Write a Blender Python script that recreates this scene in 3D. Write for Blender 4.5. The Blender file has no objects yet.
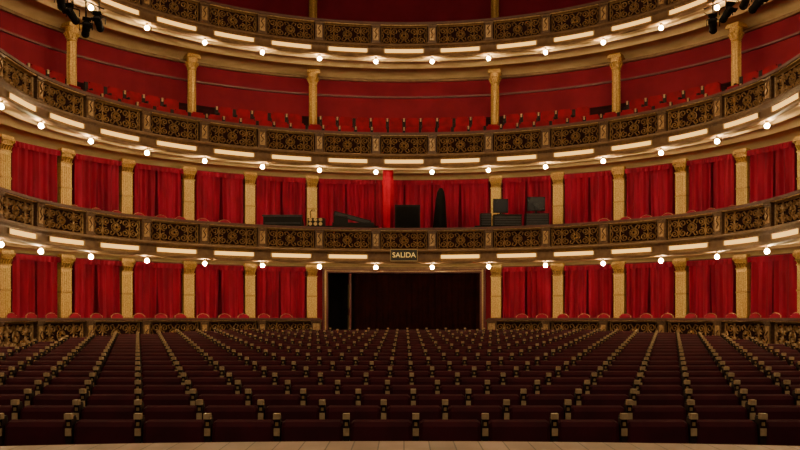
import bpy, math, random, bisect
from mathutils import Vector, Matrix
random.seed(3)
C = 1.75            # eye height above the stalls floor front
A, B, D = 9.05, 7.2, 26.0
YC = D - B
BAY = 1.83
WALL = 2.5
# ------------------------------------------------------------ plan curve
T = []
YS = 5.5
n = 40
for i in range(n):
    T.append((-A, YS + (YC - YS) * i / n, -1.0, 0.0))
n = 240
for i in range(n + 1):
    t = math.pi * (1 - i / n)
    nx, ny = math.cos(t) / A, math.sin(t) / B
    l = math.hypot(nx, ny)
    T.append((A * math.cos(t), YC + B * math.sin(t), nx / l, ny / l))
n = 40
for i in range(1, n + 1):
    T.append((A, YC + (YS - YC) * i / n, 1.0, 0.0))
S = [0.0]
for i in range(1, len(T)):
    S.append(S[-1] + math.hypot(T[i][0] - T[i-1][0], T[i][1] - T[i-1][1]))
half = S[-1] / 2
S = [s - half for s in S]
SMAX = half

def P(s, off, z):
    s = max(-SMAX + 1e-6, min(SMAX - 1e-6, s))
    i = bisect.bisect_right(S, s) - 1
    i = max(0, min(len(S) - 2, i))
    f = (s - S[i]) / (S[i+1] - S[i])
    a, b = T[i], T[i+1]
    x = a[0] + (b[0] - a[0]) * f
    y = a[1] + (b[1] - a[1]) * f
    nx = a[2] + (b[2] - a[2]) * f
    ny = a[3] + (b[3] - a[3]) * f
    l = math.hypot(nx, ny)
    return (x + nx / l * off, y + ny / l * off, z)

def nrm(s):
    a = P(s, 0, 0); b = P(s, 1, 0)
    return Vector((b[0]-a[0], b[1]-a[1], 0))

def sb(k, off):
    """arc position where the bearing x/y seen from the stage centre equals k/800"""
    lo, hi = -SMAX, SMAX
    for _ in range(50):
        m = (lo + hi) / 2
        p = P(m, off, 0)
        if 800 * p[0] / p[1] < k: lo = m
        else: hi = m
    return (lo + hi) / 2

# ------------------------------------------------------------ materials
def mat(name, col, rough=0.6, metal=0.0, col2=None, scale=8, bump=0.0, emis=None, estr=0, sheen=0, stretch=None, detail=3, spec=None):
    m = bpy.data.materials.new(name)
    m.use_nodes = True
    nt = m.node_tree
    bs = nt.nodes['Principled BSDF']
    bs.inputs['Base Color'].default_value = (*col, 1)
    bs.inputs['Roughness'].default_value = rough
    bs.inputs['Metallic'].default_value = metal
    if sheen:
        bs.inputs['Sheen Weight'].default_value = sheen
        bs.inputs['Sheen Tint'].default_value = (min(1, col[0]*2+.1), col[1]*2, col[2]*2, 1)
        bs.inputs['Specular IOR Level'].default_value = .2
    if spec is not None: bs.inputs['Specular IOR Level'].default_value = spec
    if emis:
        bs.inputs['Emission Color'].default_value = (*emis, 1)
        bs.inputs['Emission Strength'].default_value = estr
    if col2 or bump:
        tc = nt.nodes.new('ShaderNodeTexCoord')
        mp = nt.nodes.new('ShaderNodeMapping')
        if stretch: mp.inputs['Scale'].default_value = stretch
        nz = nt.nodes.new('ShaderNodeTexNoise')
        nz.inputs['Scale'].default_value = scale
        nz.inputs['Detail'].default_value = detail
        nt.links.new(tc.outputs['Object'], mp.inputs['Vector'])
        nt.links.new(mp.outputs['Vector'], nz.inputs['Vector'])
        if col2:
            cr = nt.nodes.new('ShaderNodeValToRGB')
            cr.color_ramp.elements[0].position = 0.35
            cr.color_ramp.elements[1].position = 0.65
            cr.color_ramp.elements[0].color = (*col, 1)
            cr.color_ramp.elements[1].color = (*col2, 1)
            nt.links.new(nz.outputs['Fac'], cr.inputs['Fac'])
            nt.links.new(cr.outputs['Color'], bs.inputs['Base Color'])
        if bump:
            bp = nt.nodes.new('ShaderNodeBump')
            bp.inputs['Strength'].default_value = bump
            bp.inputs['Distance'].default_value = 0.02
            nt.links.new(nz.outputs['Fac'], bp.inputs['Height'])
            nt.links.new(bp.outputs['Normal'], bs.inputs['Normal'])
    return m

M_curt = mat('curtain_velvet', (.34, .007, .044), .75, 0, (.21, .004, .026), 3, 0, sheen=.1, stretch=(1, 1, .3))
M_redwall = mat('red_wall', (.19, .006, .022), .75, 0, (.145, .004, .016), 1.2, .05, spec=.15)
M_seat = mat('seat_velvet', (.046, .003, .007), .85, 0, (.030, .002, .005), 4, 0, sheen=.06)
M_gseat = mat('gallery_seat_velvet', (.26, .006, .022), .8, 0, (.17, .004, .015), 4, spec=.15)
M_bronze = mat('bronze_wood', (.17, .095, .045), .45, .3, (.10, .05, .024), 14, .2)
M_dark = mat('panel_backing', (.030, .010, .008), .8, 0, (.02, .006, .005), 9, spec=.1)
M_gilt = mat('gilt', (.58, .38, .17), .42, .45, (.32, .18, .07), 18, .3)
M_cream = mat('cream_plaster', (.58, .42, .22), .7, 0, (.50, .35, .17), 2.5, .08)
M_fascia = mat('fascia_paint', (.20, .11, .045), .55, .1, (.14, .07, .028), 6, .15)
M_pil = mat('pilaster_gold', (.80, .56, .19), .45, .15, (.52, .31, .075), 26, .5)
M_cap = mat('capital_gold', (.62, .39, .12), .4, .35, (.32, .17, .045), 30, .6)
M_rail = mat('rail_leather', (.13, .05, .03), .5, 0, (.09, .03, .018), 6)
M_strip = mat('strip_lens', (.10, .05, .01), .6, 0, emis=(1, .52, .11), estr=2.3)
M_bulb = mat('bulb_glass', (1, .9, .75), .3, 0, emis=(1, .72, .38), estr=330)
M_brass = mat('brass', (.50, .36, .16), .4, .7, (.38, .25, .10), 30)
M_tan = mat('tan_cap', (.46, .32, .16), .5, .1, (.32, .21, .10), 20)
M_black = mat('black_metal', (.006, .006, .006), .7, 0, (.009, .008, .008), 12, spec=.15)
M_cloth = mat('black_cloth', (.004, .004, .004), .95, 0, (.006, .006, .006), 12, spec=.05)
M_frame = mat('seat_frame', (.012, .006, .005), .6, 0, (.02, .009, .007), 12, spec=.2)
M_grey = mat('grey_metal', (.035, .035, .038), .6, 0, (.025, .025, .028), 12, spec=.2)
M_carpet = mat('stalls_floor_carpet', (.016, .004, .004), .95, 0, (.011, .003, .003), 20, spec=.05)
M_dcurt = mat('door_drape', (.022, .004, .004), .9, 0, (.012, .003, .003), 4, spec=.05)
M_void = mat('corridor_dark', (.006, .004, .004), .95, 0, (.01, .006, .006), 3)
M_redcloth = mat('bright_red_cloth', (.36, .004, .026), .85, 0, (.30, .003, .02), 4, spec=.1)
M_wood = mat('stained_wood', (.12, .02, .018), .45, 0, (.08, .012, .011), 8, .1, stretch=(1, 1, 6))
M_darkband = mat('dark_contrast_band', (.03, .005, .006), .8, 0, (.02, .004, .004), 5, spec=.1)  # near-black red of the added band behind the gallery seats
M_ceil = mat('ceiling_plaster', (.5, .38, .27), .8, 0, (.45, .33, .22), 2)
M_sign = mat('sign_body', (.02, .02, .012), .5, 0, (.03, .03, .02), 5)
M_letter = mat('sign_letters', (.6, .45, .15), .5, 0, emis=(1, .62, .16), estr=.6)
M_screen = mat('screen_glass', (.01, .012, .015), .2, 0, (.015, .015, .018), 2)

def planks():
    m = mat('stage_planks', (.5, .36, .24), .5)
    nt = m.node_tree; bs = nt.nodes['Principled BSDF']
    tc = nt.nodes.new('ShaderNodeTexCoord')
    mp = nt.nodes.new('ShaderNodeMapping')
    mp.inputs['Rotation'].default_value = (0, 0, math.pi/2)
    br = nt.nodes.new('ShaderNodeTexBrick')
    br.inputs['Color1'].default_value = (.44, .26, .15, 1)
    br.inputs['Color2'].default_value = (.32, .18, .095, 1)
    br.inputs['Mortar'].default_value = (.09, .05, .025, 1)
    br.inputs['Scale'].default_value = 1.0
    br.inputs['Mortar Size'].default_value = .004
    br.inputs['Brick Width'].default_value = 2.4
    br.inputs['Row Height'].default_value = .14
    nz = nt.nodes.new('ShaderNodeTexNoise'); nz.inputs['Scale'].default_value = 5
    mx = nt.nodes.new('ShaderNodeMixRGB'); mx.blend_type = 'MULTIPLY'; mx.inputs[0].default_value = .6
    nt.links.new(tc.outputs['Object'], mp.inputs['Vector'])
    nt.links.new(mp.outputs['Vector'], br.inputs['Vector'])
    nt.links.new(tc.outputs['Object'], nz.inputs['Vector'])
    nt.links.new(br.outputs['Color'], mx.inputs[1])
    nt.links.new(nz.outputs['Fac'], mx.inputs[2])
    nt.links.new(mx.outputs['Color'], bs.inputs['Base Color'])
    return m
M_stage = planks()

# ------------------------------------------------------------ mesh builder
class MB:
    def __init__(s): s.v = []; s.f = []; s.m = []
    def add(s, verts, faces, mi=0):
        b = len(s.v); s.v += [tuple(v) for v in verts]
        for f in faces:
            s.f.append(tuple(b + i for i in f)); s.m.append(mi)
    def box(s, x0, x1, y0, y1, z0, z1, mi=0, M=None):
        vs = [Vector((x, y, z)) for x in (x0, x1) for y in (y0, y1) for z in (z0, z1)]
        if M: vs = [M @ v for v in vs]
        s.add(vs, [(0,1,3,2),(4,6,7,5),(0,4,5,1),(2,3,7,6),(0,2,6,4),(1,5,7,3)], mi)
    def cbox(s, s0, s1, o0, o1, z0, z1, mi=0, n=None):
        n = n or max(1, int(abs(s1 - s0) / .35))
        vs = []
        for i in range(n + 1):
            t = s0 + (s1 - s0) * i / n
            vs += [P(t,o0,z0), P(t,o1,z0), P(t,o1,z1), P(t,o0,z1)]
        fs = []
        for i in range(n):
            a = 4 * i
            for j in range(4):
                k = (j + 1) % 4
                fs.append((a+j, a+k, a+4+k, a+4+j))
        fs += [(3,2,1,0), (4*n, 4*n+1, 4*n+2, 4*n+3)]
        s.add(vs, fs, mi)
    def sweep(s, prof, s0, s1, mi=0, n=None, mis=None):
        n = n or max(1, int(abs(s1 - s0) / .3))
        k = len(prof); vs = []
        for i in range(n + 1):
            t = s0 + (s1 - s0) * i / n
            vs += [P(t, o, z) for o, z in prof]
        b = len(s.v); s.v += vs
        for i in range(n):
            for j in range(k - 1):
                a = b + i * k + j
                s.f.append((a, a+1, a+k+1, a+k)); s.m.append(mis[j] if mis else mi)
    def lathe(s, prof, M=None, seg=12, mi=0):
        vs = []
        for r, z in prof:
            for i in range(seg):
                a = 2 * math.pi * i / seg
                v = Vector((r*math.cos(a), r*math.sin(a), z))
                vs.append(M @ v if M else v)
        fs = []
        for j in range(len(prof) - 1):
            for i in range(seg):
                k = (i + 1) % seg
                fs.append((j*seg+i, j*seg+k, (j+1)*seg+k, (j+1)*seg+i))
        fs.append(tuple(range(seg))[::-1])
        fs.append(tuple((len(prof)-1)*seg + i for i in range(seg)))
        s.add(vs, fs, mi)
    def tube(s, pts, r, seg=6, mi=0):
        pts = [Vector(p) for p in pts]; vs = []
        for i, p in enumerate(pts):
            t = (pts[min(i+1, len(pts)-1)] - pts[max(i-1, 0)]).normalized()
            up = Vector((0, 0, 1)) if abs(t.z) < .9 else Vector((1, 0, 0))
            a = t.cross(up).normalized(); b = t.cross(a)
            for j in range(seg):
                q = 2 * math.pi * j / seg
                vs.append(p + a * (r*math.cos(q)) + b * (r*math.sin(q)))
        fs = []
        for i in range(len(pts) - 1):
            for j in range(seg):
                k = (j + 1) % seg
                fs.append((i*seg+j, i*seg+k, (i+1)*seg+k, (i+1)*seg+j))
        fs.append(tuple(range(seg))); fs.append(tuple((len(pts)-1)*seg+i for i in range(seg)))
        s.add(vs, fs, mi)
    def ridge(s, path, r, sc, zc, off, mi=0, h=1.3):
        vs = []; k = len(path)
        for i, (u, v) in enumerate(path):
            a = path[max(i-1, 0)]; b = path[min(i+1, k-1)]
            tx, ty = b[0]-a[0], b[1]-a[1]; l = math.hypot(tx, ty) or 1
            nx, ny = -ty/l*r, tx/l*r
            vs += [P(sc+u+nx, off, zc+v+ny), P(sc+u, off-r*h, zc+v), P(sc+u-nx, off, zc+v-ny)]
        fs = []
        for i in range(k - 1):
            a = 3 * i
            fs += [(a, a+1, a+4, a+3), (a+1, a+2, a+5, a+4)]
        s.add(vs, fs, mi)
    def obj(s, name, mats, smooth=False, parent=None, loc=None):
        me = bpy.data.meshes.new(name)
        me.from_pydata(s.v, [], s.f); me.update()
        for m in mats: me.materials.append(m)
        me.polygons.foreach_set('material_index', s.m)
        if smooth: me.polygons.foreach_set('use_smooth', [True]*len(s.f))
        me.update()
        o = bpy.data.objects.new(name, me)
        bpy.context.scene.collection.objects.link(o)
        if loc: o.location = loc
        if parent: o.parent = parent
        return o

def empty(name):
    o = bpy.data.objects.new(name, None)
    bpy.context.scene.collection.objects.link(o)
    return o

def icos(mb, c, r, mi=0, seg=10, rings=6):
    prof = [(max(.001, r*math.sin(math.pi*i/rings)), r*math.cos(math.pi*i/rings)) for i in range(rings+1)]
    mb.lathe(prof, Matrix.Translation(c), seg, mi)

# ------------------------------------------------------------ ornament
def spiral(cx, cy, r, turns, a0, d):
    n = int(12 * turns) + 2
    return [(cx + r*(1-.82*i/n)*math.cos(a0+d*2*math.pi*turns*i/n),
             cy + r*(1-.82*i/n)*math.sin(a0+d*2*math.pi*turns*i/n)) for i in range(n+1)]
MOTIF = []
w2, h2 = .74, .31
for sx in (-1, 1):
    for sy in (-1, 1):
        for cx, r in ((.30, .115), (.56, .12)):
            d = sx * sy * (1 if cx < .4 else -1)
            MOTIF.append((spiral(sx*cx, sy*.15, r, 1.5, math.pi/2*sy*-1, d), .019))
        MOTIF.append(([(sx*.70, sy*.28), (sx*.66, sy*.2), (sx*.7, sy*.1), (sx*.66, 0)], .018))
        MOTIF.append(([(sx*.42, sy*.29), (sx*.44, sy*.2), (sx*.42, sy*.08), (sx*.44, 0)], .022))
        MOTIF.append(([(sx*.03, sy*.15), (sx*.10, sy*.25), (sx*.18, sy*.22), (sx*.14, sy*.13)], .02))
for i in range(8):
    a = math.pi/4*i + .39
    MOTIF.append(([(.035*math.cos(a), .035*math.sin(a)), (.115*math.cos(a), .115*math.sin(a))], .028))
MOTIF.append(([(.14*math.cos(t*math.pi/6), .14*math.sin(t*math.pi/6)) for t in range(13)], .014))
FRAME = [(-w2, -h2), (w2, -h2), (w2, h2), (-w2, h2), (-w2, -h2)]

def parapet(mb, base, s0, s1, bays, rail_top, drop=0):
    """mats: 0 bronze 1 dark 2 gilt 3 rail ; base = z of panel bottom"""
    mb.cbox(s0, s1, .09, .16, base, rail_top - .06, 1)
    mb.cbox(s0, s1, -.07, .22, rail_top - .07, rail_top, 3)
    mb.cbox(s0, s1, -.03, .16, rail_top - .10, rail_top - .07, 2)
    mb.cbox(s0, s1, -.02, .16, base - .02, base + .03, 0)
    h = rail_top - .10 - base - .03
    zc = base + .03 + h/2
    for b in bays:
        for path, r in MOTIF:
            q = [(u, v*h/.66) for u, v in path]
            mb.ridge(q, r, b, zc, .085, 2, 1.9)
        for i in range(4):
            a, c = FRAME[i], FRAME[i+1]
            nn = 6 if i % 2 == 0 else 1
            q = [(a[0]+(c[0]-a[0])*k/nn, (a[1]+(c[1]-a[1])*k/nn)*h/.66) for k in range(nn+1)]
            mb.ridge(q, .018, b, zc, .084, 2, 2)

def post(mb, s, base, rail_top, w=.13):
    mb.cbox(s-w, s+w, -.02, .17, base, rail_top-.07, 0, 1)
    mb.cbox(s-w-.03, s+w+.03, -.05, .17, base, base+.08, 0, 1)
    mb.cbox(s-w-.03, s+w+.03, -.05, .17, rail_top-.15, rail_top-.08, 0, 1)
    mb.cbox(s-w+.05, s+w-.05, -.04, -.01, base+.13, rail_top-.2, 2, 1)
    zm = (base+rail_top)/2
    mb.ridge([(-.04, -.16), (.04, -.05), (-.04, .06), (.04, .16)], .018, s, zm, -.041, 0)

# ------------------------------------------------------------ tiers
STRIP = [C+1.98, C+5.07, C+8.65]
K = int((SMAX - .3) / BAY)
bulb_mb = MB()
for ti, zs in enumerate(STRIP):
    root = empty('balcony' if ti == 0 else 'balcony.%03d' % ti)
    top = zs + .94
    bays = [k*BAY for k in range(-K, K+1)]
    p = MB(); parapet(p, zs + .22, -SMAX, SMAX, bays, top)
    for k in range(-K, K): post(p, (k+.5)*BAY, zs+.22, top)
    p.obj('ornamental_parapet', [M_bronze, M_dark, M_gilt, M_rail], False, root)
    f = MB()
    prof = [(.16, zs+.24), (-.10, zs+.24), (-.15, zs+.20), (-.13, zs+.15), (-.07, zs+.12), (-.06, zs+.08),
            (-.06, zs-.08), (-.09, zs-.11), (-.14, zs-.14), (-.13, zs-.19), (-.05, zs-.22), (.10, zs-.20),
            (.25, zs-.14), (.45, zs-.12), (.47, zs-.16), (.55, zs-.16), (.57, zs-.11),
            (1.3, zs-.10), (1.32, zs-.13), (1.38, zs-.13), (1.4, zs-.10), (WALL-.15, zs-.10), (WALL-.1, zs-.16), (WALL, zs-.2)]
    mis = [0, 0, 0, 1, 1, 0, 0, 0, 0, 0] + [2]*30
    f.sweep(prof, -SMAX, SMAX, 0, None, mis)
    f.obj('fascia_and_soffit', [M_fascia, M_bronze, M_cream], True, root)
    fl = MB(); fl.cbox(-SMAX, SMAX, .16, WALL, zs-.02, zs+.06)
    fl.obj('balcony_floor', [M_carpet], False, root)
    st = MB()
    for b in bays:
        if ti == 0 and abs(b) < .1: continue
        st.cbox(b-.62, b+.62, -.085, -.055, zs-.055, zs+.055, 0)
        for q in ((b-.66, b-.62), (b+.62, b+.66)):
            st.cbox(q[0], q[1], -.10, -.055, zs-.065, zs+.065, 1, 1)
    st.obj('light_strip', [M_strip, M_brass], False, root)
    for k in range(-K, K):
        s = (k+.5)*BAY
        c = P(s, -.04, zs-.34)
        icos(bulb_mb, c, .062, 0, 10, 6)
        bulb_mb.lathe([(.03, .055), (.035, .08), (.05, .12), (.02, .14)], Matrix.Translation(c), 8, 1)
bulb_mb.obj('light_bulbs', [M_bulb, M_brass], True)

# ------------------------------------------------------------ ring wall
off_px = [92, 154, 215, 277, 338, 399]
cols = [sb(k, WALL-.2) for k in off_px]
step = cols[-1] - cols[-2]
while cols[-1] + step < SMAX - .3: cols.append(cols[-1] + step)
colS = [-c for c in cols[::-1]] + cols
CEIL = C + 12.6
dS = sb(76, WALL)     # doorway half width in arc terms
dTop = C + 1.60
w = MB()
w.cbox(-SMAX, -dS, WALL, WALL+.25, 0, STRIP[0]-.1)
w.cbox(dS, SMAX, WALL, WALL+.25, 0, STRIP[0]-.1)
w.cbox(-dS, dS, WALL, WALL+.25, dTop, STRIP[0]-.1)
w.cbox(-SMAX, SMAX, WALL, WALL+.25, STRIP[0]-.1, CEIL)
w.obj('wall_back', [M_redwall])
t = MB()
for z in (STRIP[1]+2.75, STRIP[2]+2.7):
    t.cbox(-SMAX, SMAX, WALL-.06, WALL, z, z+.06)
t.obj('trim_1', [M_wood])
t = MB()
for z in (STRIP[0], STRIP[1], STRIP[2]):
    t.cbox(-SMAX, SMAX, WALL-.10, WALL, z-.26, z-.17)
t.obj('trim_2', [M_fascia])
t = MB()
for z in (C+7.02, C+7.02+STRIP[2]-STRIP[1]-.25):
    t.cbox(-SMAX, SMAX, WALL-.05, WALL, z-1.0, z)  # dark band added on the wall so the gallery seats stand out
    t.cbox(-SMAX, SMAX, WALL-.08, WALL, z, z+.04)
t.obj('wall_dark_band', [M_darkband])
v = MB()
v.cbox(-dS-.6, dS+.6, WALL+1.6, WALL+1.7, 0, dTop+.2)
v.cbox(-dS-.6, -dS-.1, WALL+.25, WALL+1.6, 0, dTop+.2)
v.cbox(dS+.1, dS+.6, WALL+.25, WALL+1.6, 0, dTop+.2)
v.cbox(-dS-.6, dS+.6, WALL+.25, WALL+1.6, dTop+.05, dTop+.2)
v.obj('wall_corridor', [M_void])

# ------------------------------------------------------------ pilasters / columns
def pilaster_mesh(H):
    m = MB(); wd = .17
    m.box(-.21, .21, -.13, .15, 0, .16, 0); m.box(-.19, .19, -.11, .15, .16, .24, 1)
    m.box(-wd, wd, -.07, .15, .24, H-.42, 0)
    for x in (-.12, -.06, 0, .06, .12):
        m.tube([(x, -.072, .3), (x, -.072, H-.5)], .019, 6, 0)
    for z in (H*.33, H*.6):
        m.box(-.175, .175, -.1, .15, z, z+.05, 1)
    m.box(-.19, .19, -.09, .15, H-.42, H-.38, 1)
    m.add([(-.15,-.07,H-.38),(.15,-.07,H-.38),(.21,-.15,H-.12),(-.21,-.15,H-.12),
           (-.15,.15,H-.38),(.15,.15,H-.38),(.21,.15,H-.12),(-.21,.15,H-.12)],
          [(0,1,2,3),(1,5,6,2),(4,0,3,7),(3,2,6,7)], 1)
    for x in (-.13, -.045, .045, .13):
        m.tube([(x, -.08, H-.37), (x, -.12, H-.29), (x, -.16, H-.25), (x, -.17, H-.28)], .025, 5, 1)
    for sx in (-1, 1):
        m.tube([(sx*.17+.05*(1-i/14)*math.cos(i*.8)*sx, -.165, H-.15+.05*(1-i/14)*math.sin(i*.8)) for i in range(12)], .014, 5, 1)
    m.box(-.23, .23, -.18, .15, H-.12, H-.07, 1); m.box(-.21, .21, -.15, .15, H-.07, H, 0)
    return m
def column_mesh(H):
    m = MB()
    m.box(-.19, .19, -.19, .19, 0, .5, 0); m.box(-.21, .21, -.21, .21, .5, .56, 1)
    prof = [(.17,.56),(.18,.6),(.15,.64),(.135,.7),(.13,1.0),(.15,1.02),(.15,1.06),(.13,1.08),(.12,H-.5),(.145,H-.48),(.145,H-.45),(.12,H-.43),(.17,H-.22),(.20,H-.12)]
    m.lathe(prof, None, 16, 1)
    for i in range(10):
        a = i*math.pi/5; c, s_ = math.cos(a), math.sin(a)
        m.tube([(c*.125, s_*.125, 1.1), (c*.122, s_*.122, H-.52)], .016, 4, 0)
        m.tube([(c*.13, s_*.13, H-.42), (c*.18, s_*.18, H-.32), (c*.2, s_*.2, H-.25), (c*.215, s_*.215, H-.3)], .025, 5, 1)
    m.box(-.22, .22, -.22, .22, H-.12, H-.06, 1); m.box(-.20, .20, -.20, .20, H-.06, H, 0)
    return m
def instances(mb, name, mats, places, smooth=False):
    first = None
    for (s, off, z) in places:
        if first is None:
            o = mb.obj(name, mats, smooth); first = o
        else:
            o = bpy.data.objects.new(name, first.data); bpy.context.scene.collection.objects.link(o)
        p = P(s, off, z); nv = nrm(s)
        o.location = p
        o.rotation_euler = (0, 0, math.atan2(nv.y, nv.x) - math.pi/2)
GF = .8
instances(pilaster_mesh(STRIP[0]-.13-GF), 'pilaster', [M_pil, M_cap], [(s, WALL-.155, GF) for s in colS])
instances(pilaster_mesh(STRIP[1]-.13-STRIP[0]-.06), 'pilaster', [M_pil, M_cap], [(s, WALL-.155, STRIP[0]+.06) for s in colS])
alt = [c for i, c in enumerate(cols) if i % 2 == 0]
colA = [-c for c in alt] + alt
instances(column_mesh(STRIP[2]-.11-STRIP[1]-.06), 'gallery_column', [M_cap, M_cap], [(s, 2.02, STRIP[1]+.06) for s in colA])
instances(column_mesh(CEIL-STRIP[2]-.06), 'gallery_column', [M_cap, M_cap], [(s, 2.02, STRIP[2]+.06) for s in colA])

# ------------------------------------------------------------ curtains
def drape(m, sa, sb_, z0, z1, off, amp, wl, pull=0, mi=0):
    """pull: >0 the hem is drawn toward sb_, <0 toward sa"""
    L = (sb_-sa); n = max(24, int(L/.02)); ph = random.random()*6
    rows = 8; k = rows+1; vs = []
    ph2 = random.random()*6
    for i in range(n+1):
        u = i/n
        for j in range(k):
            v_ = j/rows
            q = abs(pull)*(1-v_)**1.5
            uu = u*(1-q) + (q if pull > 0 else 0)
            s = sa + L*uu
            a = amp*(.5 + .5*(1-v_))*(1+.4*math.sin(u*5+ph2))
            o = off + a*math.sin(2*math.pi*(u*L/wl)+ph+.7*math.sin(3*u+v_*1.2)) + .35*a*math.sin(2*math.pi*u*L/wl*2.3+ph2)
            vs.append(P(s, o, z0+(z1-z0)*v_))
    fs = []
    for i in range(n):
        for j in range(rows):
            a = i*k+j
            fs.append((a, a+1, a+k+1, a+k))
    m.add(vs, fs, mi)
def curtain_bay(sa, sb_, z0, z1):
    m = MB(); mid = (sa+sb_)/2 + random.uniform(-.05, .05)
    drape(m, sa+.02, mid-.02, z0+.02, z1-.12, WALL-.18, .08, .19, -random.uniform(.03, .16))
    drape(m, mid+.02, sb_-.02, z0+.02, z1-.12, WALL-.18, .08, .19, random.uniform(.03, .16))
    drape(m, sa, sb_, z1-.26, z1-.10, WALL-.31, .02, .11)
    m.cbox(sa, sb_, WALL-.24, WALL-.16, z1-.13, z1-.08, 1)
    m.obj('curtain', [M_curt, M_wood], True)
gap = .24
for lv, (z0, z1) in enumerate(((GF, STRIP[0]-.12), (STRIP[0]+.06, STRIP[1]-.12))):
    for i in range(len(colS)-1):
        a, b = colS[i]+gap*.75, colS[i+1]-gap*.75
        if colS[i] < 0 < colS[i+1]:
            if lv == 0: continue
            w3 = (b-a)/3
            for q in range(3): curtain_bay(a+q*w3, a+(q+1)*w3-.02, z0, z1)
        else:
            curtain_bay(a, b, z0, z1)

# ------------------------------------------------------------ doorway
df = MB()
for sg in (-1, 1):
    x0, x1 = sorted((sg*dS, sg*(dS+.16)))
    df.cbox(x0, x1, WALL-.08, WALL+.25, GF-.3, dTop+.14, 0, 1)
    x0, x1 = sorted((sg*(dS+.06), sg*(dS+.10)))
    df.cbox(x0, x1, WALL-.10, WALL-.07, GF, dTop+.1, 1, 1)
df.cbox(-dS-.16, dS+.16, WALL-.08, WALL+.25, dTop, dTop+.14, 0)
df.cbox(-dS-.1, dS+.1, WALL-.10, WALL-.07, dTop+.05, dTop+.07, 1)
df.obj('door_frame', [M_wood, M_brass])
dc = MB(); drape(dc, sb(-50, WALL+.35), dS-.02, .62, dTop+.02, WALL+.40, .05, .22)
dc.obj('doorway_curtain', [M_dcurt], True)
dl = MB()
sd = sb(-54, WALL+.1)
dl.cbox(sd-.02, sd+.03, WALL-.05, WALL+.75, .62, dTop-.02, 0, 1)
for z in (1.0, 2.1):
    dl.cbox(sd-.03, sd-.015, WALL+.05, WALL+.65, z, z+.85, 1, 1)
dl.obj('door_1', [M_wood, M_brass])

# ------------------------------------------------------------ stalls box parapet (ground ring)
gS = sb(84, 0)
root = empty('box_parapet')
gp = MB()
gb = [k*BAY for k in range(2, K+1)]
s_in = gS
gp2 = [b for b in gb if b - .9 > s_in]
for sg in (-1, 1):
    a, b = sorted((sg*s_in, sg*SMAX))
    parapet(gp, GF+.12, a, b, [sg*q for q in gp2], C)
    gp.cbox(a, b, .0, .16, .3, GF+.12, 0)
    for q in range(1, K):
        s = (q+.5)*BAY
        if s > s_in+.2: post(gp, sg*s, GF-.02, C, .12)
    post(gp, sg*(s_in+.12), GF-.1, C+.03, .16)
gp.obj('ornamental_parapet', [M_bronze, M_dark, M_gilt, M_rail], False, root)
fb = MB()
fb.cbox(-SMAX, -dS-.1, .16, WALL, .3, GF); fb.cbox(dS+.1, SMAX, .16, WALL, .3, GF)
fb.obj('box_floor', [M_carpet], False, root)

# ------------------------------------------------------------ floors, stage, ceiling
SL = .029
def fz(y): return SL*(y-6.5)
f = MB()
f.add([(-13, 4.3, fz(4.3)), (13, 4.3, fz(4.3)), (13, 31, fz(31)), (-13, 31, fz(31)),
       (-13, 4.3, -.4), (13, 4.3, -.4), (13, 31, -.4), (-13, 31, -.4)],
      [(0,1,2,3),(7,6,5,4),(0,4,5,1),(1,5,6,2),(2,6,7,3),(3,7,4,0)])
f.obj('floor', [M_carpet])
sg_ = MB()
SZ = C-.70
front = [(x, 4.55-.037*x*x*(1 if abs(x) < 3 else 9/(x*x)) ) for x in [i*.5-12 for i in range(49)]]
nf = len(front)
vs = [(x, y, SZ) for x, y in front] + [(x, -4, SZ) for x, y in front] + [(x, y, SZ-.06) for x, y in front] + [(x, y-.05, 0) for x, y in front]
fs = []
for i in range(nf-1):
    fs += [(i, i+1, nf+i+1, nf+i), (2*nf+i, 2*nf+i+1, i+1, i), (3*nf+i, 3*nf+i+1, 2*nf+i+1, 2*nf+i)]
sg_.add(vs, fs)
sg_.obj('stage_floor', [M_stage])
c = MB(); c.box(-13, 13, 4.5, 31, CEIL, CEIL+.2); c.obj('ceiling', [M_ceil])

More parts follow.
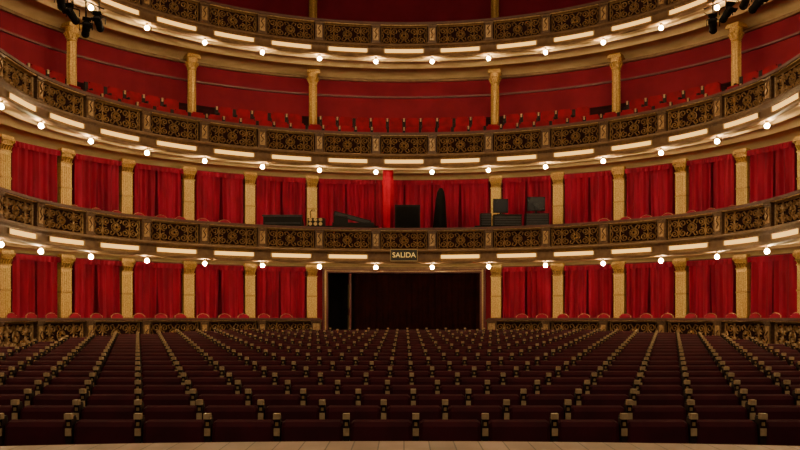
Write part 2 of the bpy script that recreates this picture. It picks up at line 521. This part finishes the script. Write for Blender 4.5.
# ------------------------------------------------------------ stalls seats
SW = .56
def seat_row(y, hw, stag):
    m = MB(); z = fz(y)
    x0 = -math.floor(hw/SW)*SW + stag; x1 = x0 + int((2*hw)/SW)*SW
    k = int(round((x1-x0)/SW))
    bp = [(.02,.42),(-.035,.46),(-.05,.70),(-.03,.87),(.0,.905),(.045,.92),(.09,.905),(.11,.86),(.07,.42)]
    sp = [(-.07,.40),(-.30,.62),(-.31,.68),(-.26,.71),(-.20,.69),(-.02,.47)]
    for i in range(k):
        a = x0+i*SW+.03; b = a+SW-.06
        for prof in (bp, sp):
            cnt = len(prof); vs = []
            for xi, ins in ((a, .02), (a+.03, 0), (b-.03, 0), (b, .02)):
                vs += [(xi, y+py+(ins if prof is bp and py < 0 else 0), z+pz-(ins if pz > .85 else 0)) for py, pz in prof]
            fs = []
            for q in range(3):
                for j in range(cnt):
                    jj = (j+1) % cnt
                    fs.append((q*cnt+j, q*cnt+jj, (q+1)*cnt+jj, (q+1)*cnt+j))
            fs += [tuple(range(cnt)), tuple(3*cnt+j for j in range(cnt))[::-1]]
            m.add(vs, fs, 0)
    for i in range(k+1):
        x = x0+i*SW
        m.box(x-.024, x+.024, y-.05, y+.05, z, z+.94, 1)
        m.box(x-.024, x+.024, y-.36, y-.05, z+.56, z+.62, 1)
        m.box(x-.02, x+.02, y-.32, y-.26, z, z+.56, 1)
        m.box(x-.027, x+.027, y-.075, y-.02, z+.935, z+.98, 3)
        m.box(x-.020, x+.020, y-.02, y+.05, z+.935, z+.955, 1)
        m.box(x-.024, x+.024, y-.062, y-.05, z+.80, z+.86, 3)
        m.box(x-.012, x+.012, y-.058, y-.05, z+.88, z+.91, 2)
        m.box(x-.03, x+.03, y-.38, y-.35, z+.54, z+.63, 3)
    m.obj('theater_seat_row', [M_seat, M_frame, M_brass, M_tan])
y = 6.5; i = 0
while y < 24.0:
    if y < YC: hw = A-1.0
    else: hw = (A-1.0)*math.sqrt(max(.05, 1-((y-YC)/(B-.9))**2))
    hw = min(hw, 7.9)
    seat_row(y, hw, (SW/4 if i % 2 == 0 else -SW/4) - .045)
    y += .84; i += 1

# ------------------------------------------------------------ box chairs
def chair_mesh():
    m = MB()
    for x in (-.19, .19):
        m.tube([(x, .18, 0), (x*.95, .17, .42)], .018, 6, 1)
        m.tube([(x, -.18, 0), (x, -.2, .44), (x*1.02, -.22, .75), (x*.95, -.25, 1.05)], .014, 6, 1)
    m.box(-.22, .22, -.21, .2, .40, .44, 1)
    m.box(-.20, .20, -.19, .18, .44, .50, 0)
    arc = [(-.19, -.235, .92), (-.18, -.25, 1.04), (-.1, -.255, 1.10), (0, -.258, 1.12), (.1, -.255, 1.10), (.18, -.25, 1.04), (.19, -.235, .92)]
    m.tube(arc, .008, 6, 1)
    m.add([(x, y_, z) for y_ in (-.275, -.225) for x, z in ((-.18,.6),(.18,.6),(.18,1.02),(.1,1.09),(0,1.11),(-.1,1.09),(-.18,1.02))],
          [(6,5,4,3,2,1,0),(7,8,9,10,11,12,13)] + [(i,(i+1)%7,7+(i+1)%7,7+i) for i in range(7)], 0)
    m.tube([(-.19, -.225, .6), (.19, -.225, .6)], .015, 6, 1)
    return m
pl = []
for b in range(-7, 8):
    for d in (-.6, 0, .6):
        s = b*BAY + d + random.uniform(-.05, .05)
        if abs(s) > gS+.6: pl.append((s, .75, GF-.03))
        if s < -5.3 or s > 5.6: pl.append((s, .75, STRIP[0]+.04))
cm = chair_mesh()
for i_, v_ in enumerate(cm.v): cm.v[i_] = (v_[0], -v_[1], v_[2])
instances(cm, 'box_chair', [M_curt, M_gilt], pl)

# ------------------------------------------------------------ gallery seating
for ti in (1, 2):
    zf = STRIP[ti]+.06
    g = MB(); step_ = MB()
    for ro, zt in ((.95, 6.44), (1.72, 6.93)):
        zt = zt + C if ti == 1 else zt + C + STRIP[2]-STRIP[1] - .25
        zst = zt - .95
        if ro < 1: step_.cbox(-SMAX, SMAX, .45, 1.28, zf+.001, max(zst, zf+.05))
        else: step_.cbox(-SMAX, SMAX, 1.28, 1.79, zf+.001, zst)
        k = int((SMAX-.5)/.5)
        for q in range(-k, k):
            s = q*.5
            if any(abs(s+.25-cc) < .40 for cc in colA) and ro > 1: continue
            g.cbox(s+.05, s+.45, ro, ro+.06, zst+.4, zt-.05, 0, 1)
            g.cbox(s+.10, s+.40, ro+.005, ro+.055, zt-.05, zt, 0, 1)
            g.cbox(s+.03, s+.47, ro-.36, ro, zst+.38, zst+.46, 0, 1)
            g.cbox(s-.02, s+.02, ro-.3, ro+.06, max(zst, zf), zt-.28, 1, 1)
            g.cbox(s-.04, s+.04, ro-.01, ro+.05, zt-.28, zt-.04, 1, 1)
            if random.random() < .7:
                g.cbox(s-.022, s+.022, ro-.03, ro-.01, zt-.13, zt-.02, 2, 1)
    g.obj('gallery_seats', [M_gseat, M_frame, M_tan])
    step_.obj('gallery_steps', [M_carpet])

# ------------------------------------------------------------ exit sign
root = empty('exit_sign')
sy = P(0, -.26, 0)[1]
m = MB(); zc = C+2.02
m.box(-.42, .42, sy, sy+.09, zc-.17, zc+.17, 0)
m.box(-.44, .44, sy-.01, sy+.1, zc+.17, zc+.19, 1); m.box(-.44, .44, sy-.01, sy+.1, zc-.19, zc-.17, 1)
m.box(-.44, -.42, sy-.01, sy+.1, zc-.19, zc+.19, 1); m.box(.42, .44, sy-.01, sy+.1, zc-.19, zc+.19, 1)
m.box(-.3, -.27, sy+.09, sy+.2, zc+.02, zc+.06, 1); m.box(.27, .3, sy+.09, sy+.2, zc+.02, zc+.06, 1)
m.obj('sign_box', [M_sign, M_brass], False, root)
cu = bpy.data.curves.new('sign_text', 'FONT'); cu.body = 'SALIDA'; cu.size = .23; cu.extrude = .006
cu.align_x = 'CENTER'; cu.align_y = 'CENTER'; cu.materials.append(M_letter)
to = bpy.data.objects.new('sign_text', cu); bpy.context.scene.collection.objects.link(to)
to.location = (0, sy-.012, zc); to.rotation_euler = (math.pi/2, 0, 0); to.parent = root

# ------------------------------------------------------------ control position on first balcony
def X(px): return (px-404)*.0335
def Z(py): return C+(318-py)*.0335
TF = STRIP[0]+.06
yb = 26.75
m = MB()
zt = Z(227)
for a, b in ((258, 378), (474, 552)):
    m.box(X(a), X(b), yb-.35, yb+.45, zt-.04, zt)
    for x in (X(a)+.05, X(b)-.05, (X(a)+X(b))/2):
        for yy in (yb-.3, yb+.4): m.box(x-.03, x+.03, yy-.03, yy+.03, TF, zt-.04)
m.obj('control_desk', [M_black])
zt += .003
m = MB(); a, b = X(265), X(303)
m.add([(a,yb-.3,zt),(b,yb-.3,zt),(b,yb-.3,zt+.34),(a,yb-.3,zt+.34),(a,yb+.3,zt),(b,yb+.3,zt),(b,yb+.3,zt+.14),(a,yb+.3,zt+.14)],
      [(0,1,2,3),(4,7,6,5),(3,2,6,7),(0,3,7,4),(1,5,6,2),(0,4,5,1)], 0)
m.box(a-.03, b+.03, yb-.33, yb-.29, zt+.30, zt+.36, 1)
m.box(a+.05, b-.05, yb-.31, yb-.30, zt+.07, zt+.11, 1)
for q in range(12):
    x = a+.08+q*(b-a-.16)/11
    m.box(x-.015, x+.015, yb-.1, yb-.06, zt+.24, zt+.29, 1)
m.obj('mixing_console', [M_black, M_grey])
m = MB(); a, b = X(308), X(325)
m.box(a, b, yb-.1, yb+.25, zt, zt+.28, 0)
for q in range(3):
    for r_ in range(2):
        m.lathe([(.03, 0), (.055, .02), (.06, .05), (.02, .055)], Matrix.Translation((a+.1+q*.17, yb-.1, zt+.08+r_*.14)) @ Matrix.Rotation(math.pi/2, 4, 'X'), 10, 1)
m.tube([(a+.1, yb, zt+.28), (a+.08, yb, zt+.5), (a+.2, yb-.1, zt+.6)], .015, 6, 0)
m.lathe([(.02, 0), (.07, -.1)], Matrix.Translation((a+.2, yb-.1, zt+.6)), 10, 1)
m.obj('dimmer_rack', [M_black, M_brass])
m = MB(); a, b = X(333), X(374)
m.box(a, b, yb-.2, yb+.3, zt, zt+.12, 0)
Mx = Matrix.Translation((a+.05, yb+.1, zt+.54)) @ Matrix.Rotation(.26, 4, 'Y')
m.box(0, b-a-.1, -.05, .0, -.16, 0, 0, Mx)
m.box(.03, b-a-.13, -.06, -.05, -.13, -.03, 1, Mx)
m.box(a+.02, a+.5, yb+.04, yb+.1, zt+.12, zt+.36, 0)
m.tube([(a+.06, yb+.1, zt+.12), (a+.06, yb+.1, zt+.48)], .015, 6, 1)
m.obj('flight_case', [M_black, M_grey])
m = MB(); prof = []
for i in range(25):
    a = 2*math.pi*i/24
    prof.append((.15+.025*math.cos(a*6), a))
vs = []; rr = 8
z0, z1 = TF, Z(168)
for j in range(rr+1):
    zz = z0+(z1-z0)*j/rr
    for r_, a in prof[:-1]:
        k = r_*(1+.08*math.sin(j*1.3))
        vs.append((X(388)+k*math.cos(a), yb+.1+k*math.sin(a), zz))
fs = []
for j in range(rr):
    for i in range(24):
        k = (i+1) % 24
        fs.append((j*24+i, j*24+k, (j+1)*24+k, (j+1)*24+i))
fs += [tuple(range(24)), tuple(rr*24+i for i in range(24))]
m.add(vs, fs)
m.obj('rolled_red_drape', [M_redcloth], True)
m = MB(); a, b = X(395), X(420)
m.box(a, b, yb-.25, yb+.25, TF, Z(206), 0)
m.box(a+.04, b-.04, yb-.27, yb-.25, TF+.1, Z(208), 1)
m.obj('loudspeaker', [M_black, M_cloth])
m = MB(); vs = []; cx, cy = X(439), yb+.1; lev = [(0,.38),(.35,.36),(.7,.33),(1.0,.27),(1.4,.22),(1.75,.19),(1.98,.14),(2.1,.06)]
sc = (Z(188)-TF)/2.1
for zz, r_ in lev:
    for i in range(20):
        a = 2*math.pi*i/20; k = r_*(1+.13*math.cos(5*a+zz))*.8
        vs.append((cx+k*math.cos(a)+.06*zz*.5, cy+k*math.sin(a), TF+zz*sc))
fs = []
for j in range(len(lev)-1):
    for i in range(20):
        k = (i+1) % 20
        fs.append((j*20+i, j*20+k, (j+1)*20+k, (j+1)*20+i))
fs.append(tuple((len(lev)-1)*20+i for i in range(20)))
m.add(vs, fs); m.obj('black_void_form', [M_cloth], True)  # black tapered form standing in for the dark void at the centre
def monitor(x0, x1, y0, y1, yy, stand):
    m = MB()
    a, b, zb, ztp = X(x0), X(x1), Z(y1), Z(y0)
    m.box(a, b, yy, yy+.06, zb, ztp, 0)
    m.box(a+.03, b-.03, yy-.006, yy, zb+.03, ztp-.03, 1)
    m.box((a+b)/2-.03, (a+b)/2+.03, yy+.03, yy+.07, stand, zb+.1, 0)
    m.box((a+b)/2-.13, (a+b)/2+.13, yy-.05, yy+.14, stand, stand+.02, 0)
    m.obj('monitor', [M_black, M_screen])
monitor(493, 508, 199, 213, yb, Z(215)+.004)
monitor(527, 545, 197, 211, yb, Z(214)+.004)
def rack(x0, x1, y0, yy):
    m = MB(); a, b = X(x0), X(x1); z1 = Z(y0)
    m.box(a, b, yy-.15, yy+.25, zt, z1, 0)
    q = zt+.04
    while q < z1-.05:
        m.box(a+.03, b-.03, yy-.165, yy-.15, q, q+.05, 1); q += .08
    m.box(a+.05, a+.09, yy-.18, yy-.16, zt+.05, zt+.1, 1)
    m.obj('equipment_rack', [M_black, M_grey])
rack(480, 491, 214, yb); rack(493, 521, 215, yb); rack(525, 548, 214, yb)

# ------------------------------------------------------------ stage spotlights hung below the third balcony
def spotlight(k, dz, off=-.15, yaw=0):
    s = sb(k, off); p = Vector(P(s, off, STRIP[2]-.2))
    m = MB(); drop = dz
    m.tube([(0,0,.06), (0,0,-drop+.2)], .02, 6, 0)
    m.tube([(-.17,0,-drop), (-.17,0,-drop+.17), (0,0,-drop+.22), (.17,0,-drop+.17), (.17,0,-drop)], .016, 6, 0)
    R = Matrix.Translation((0, 0, -drop)) @ Matrix.Rotation(yaw, 4, 'Z') @ Matrix.Rotation(math.radians(62), 4, 'X') @ Matrix.Scale(.8, 4)
    m.lathe([(.06,-.28),(.10,-.25),(.12,-.1),(.12,.0),(.13,.02),(.13,.22),(.15,.24),(.15,.27),(.12,.27),(.115,.2)], R, 14, 0)
    m.box(-.14, .14, -.16, -.14, .26, .42, 0, R); m.box(-.14, .14, .14, .16, .26, .42, 0, R)
    for q in (-.2, -.15): m.lathe([(.13, q), (.13, q+.015)], R, 14, 0)
    m.lathe([(.11, .262), (.09, .275), (.02, .28)], R, 14, 1)
    o = m.obj('stage_spotlight', [M_black, M_grey], False)
    o.location = p
for k, dz, yaw in ((-343, .45, .3), (-331, .65, -.2), (-318, .85, .5), (-305, .55, .1), (-384, .5, .4),
                   (309, .65, -.4), (322, .5, .2), (341, .4, -.1), (352, .65, .3), (368, .5, -.5)):
    spotlight(k, dz, -.15, yaw)
for sg in (-1, 1):
    m = MB(); a, b = sb(sg*300, -.19), sb(sg*390, -.19)
    m.tube([P(a+(b-a)*i/14, -.19, STRIP[2]-.30) for i in range(15)], .02, 8)
    cab = [P(a+(b-a)*i/20, -.19, STRIP[2]-.40-.18*abs(math.sin(i*.9))) for i in range(21)]
    m.tube(cab, .010, 5)
    m.obj('lighting_pipe', [M_black])

# ------------------------------------------------------------ lights
def light(kind, name, loc, energy, col, **kw):
    l = bpy.data.lights.new(name, kind); l.energy = energy; l.color = col
    for k_, v_ in kw.items(): setattr(l, k_, v_)
    o = bpy.data.objects.new(name, l); bpy.context.scene.collection.objects.link(o); o.location = loc
    return o
light('POINT', 'overhead_fill_light', (0, 15, C+11.3), 500, (1, .74, .46), shadow_soft_size=1.0)  # added overhead fill, no chandelier hangs here
o = light('AREA', 'stage_fill_light', (0, 0, C+9), 480, (1, .80, .56), size=5)  # added fill above the stage, aimed into the hall, no fixture modelled
o.rotation_euler = (math.radians(60), 0, 0)
w_ = bpy.data.worlds.new('World'); bpy.context.scene.world = w_; w_.use_nodes = True
w_.node_tree.nodes['Background'].inputs[0].default_value = (1, .74, .50, 1)
w_.node_tree.nodes['Background'].inputs[1].default_value = .13

# ------------------------------------------------------------ camera
cd = bpy.data.cameras.new('Camera'); cd.sensor_width = 36; cd.lens = 36
cd.shift_y = 93/800; cd.shift_x = -4/800
co = bpy.data.objects.new('Camera', cd); bpy.context.scene.collection.objects.link(co)
co.location = (0, 0, C); co.rotation_euler = (math.pi/2, 0, 0)
bpy.context.scene.camera = co
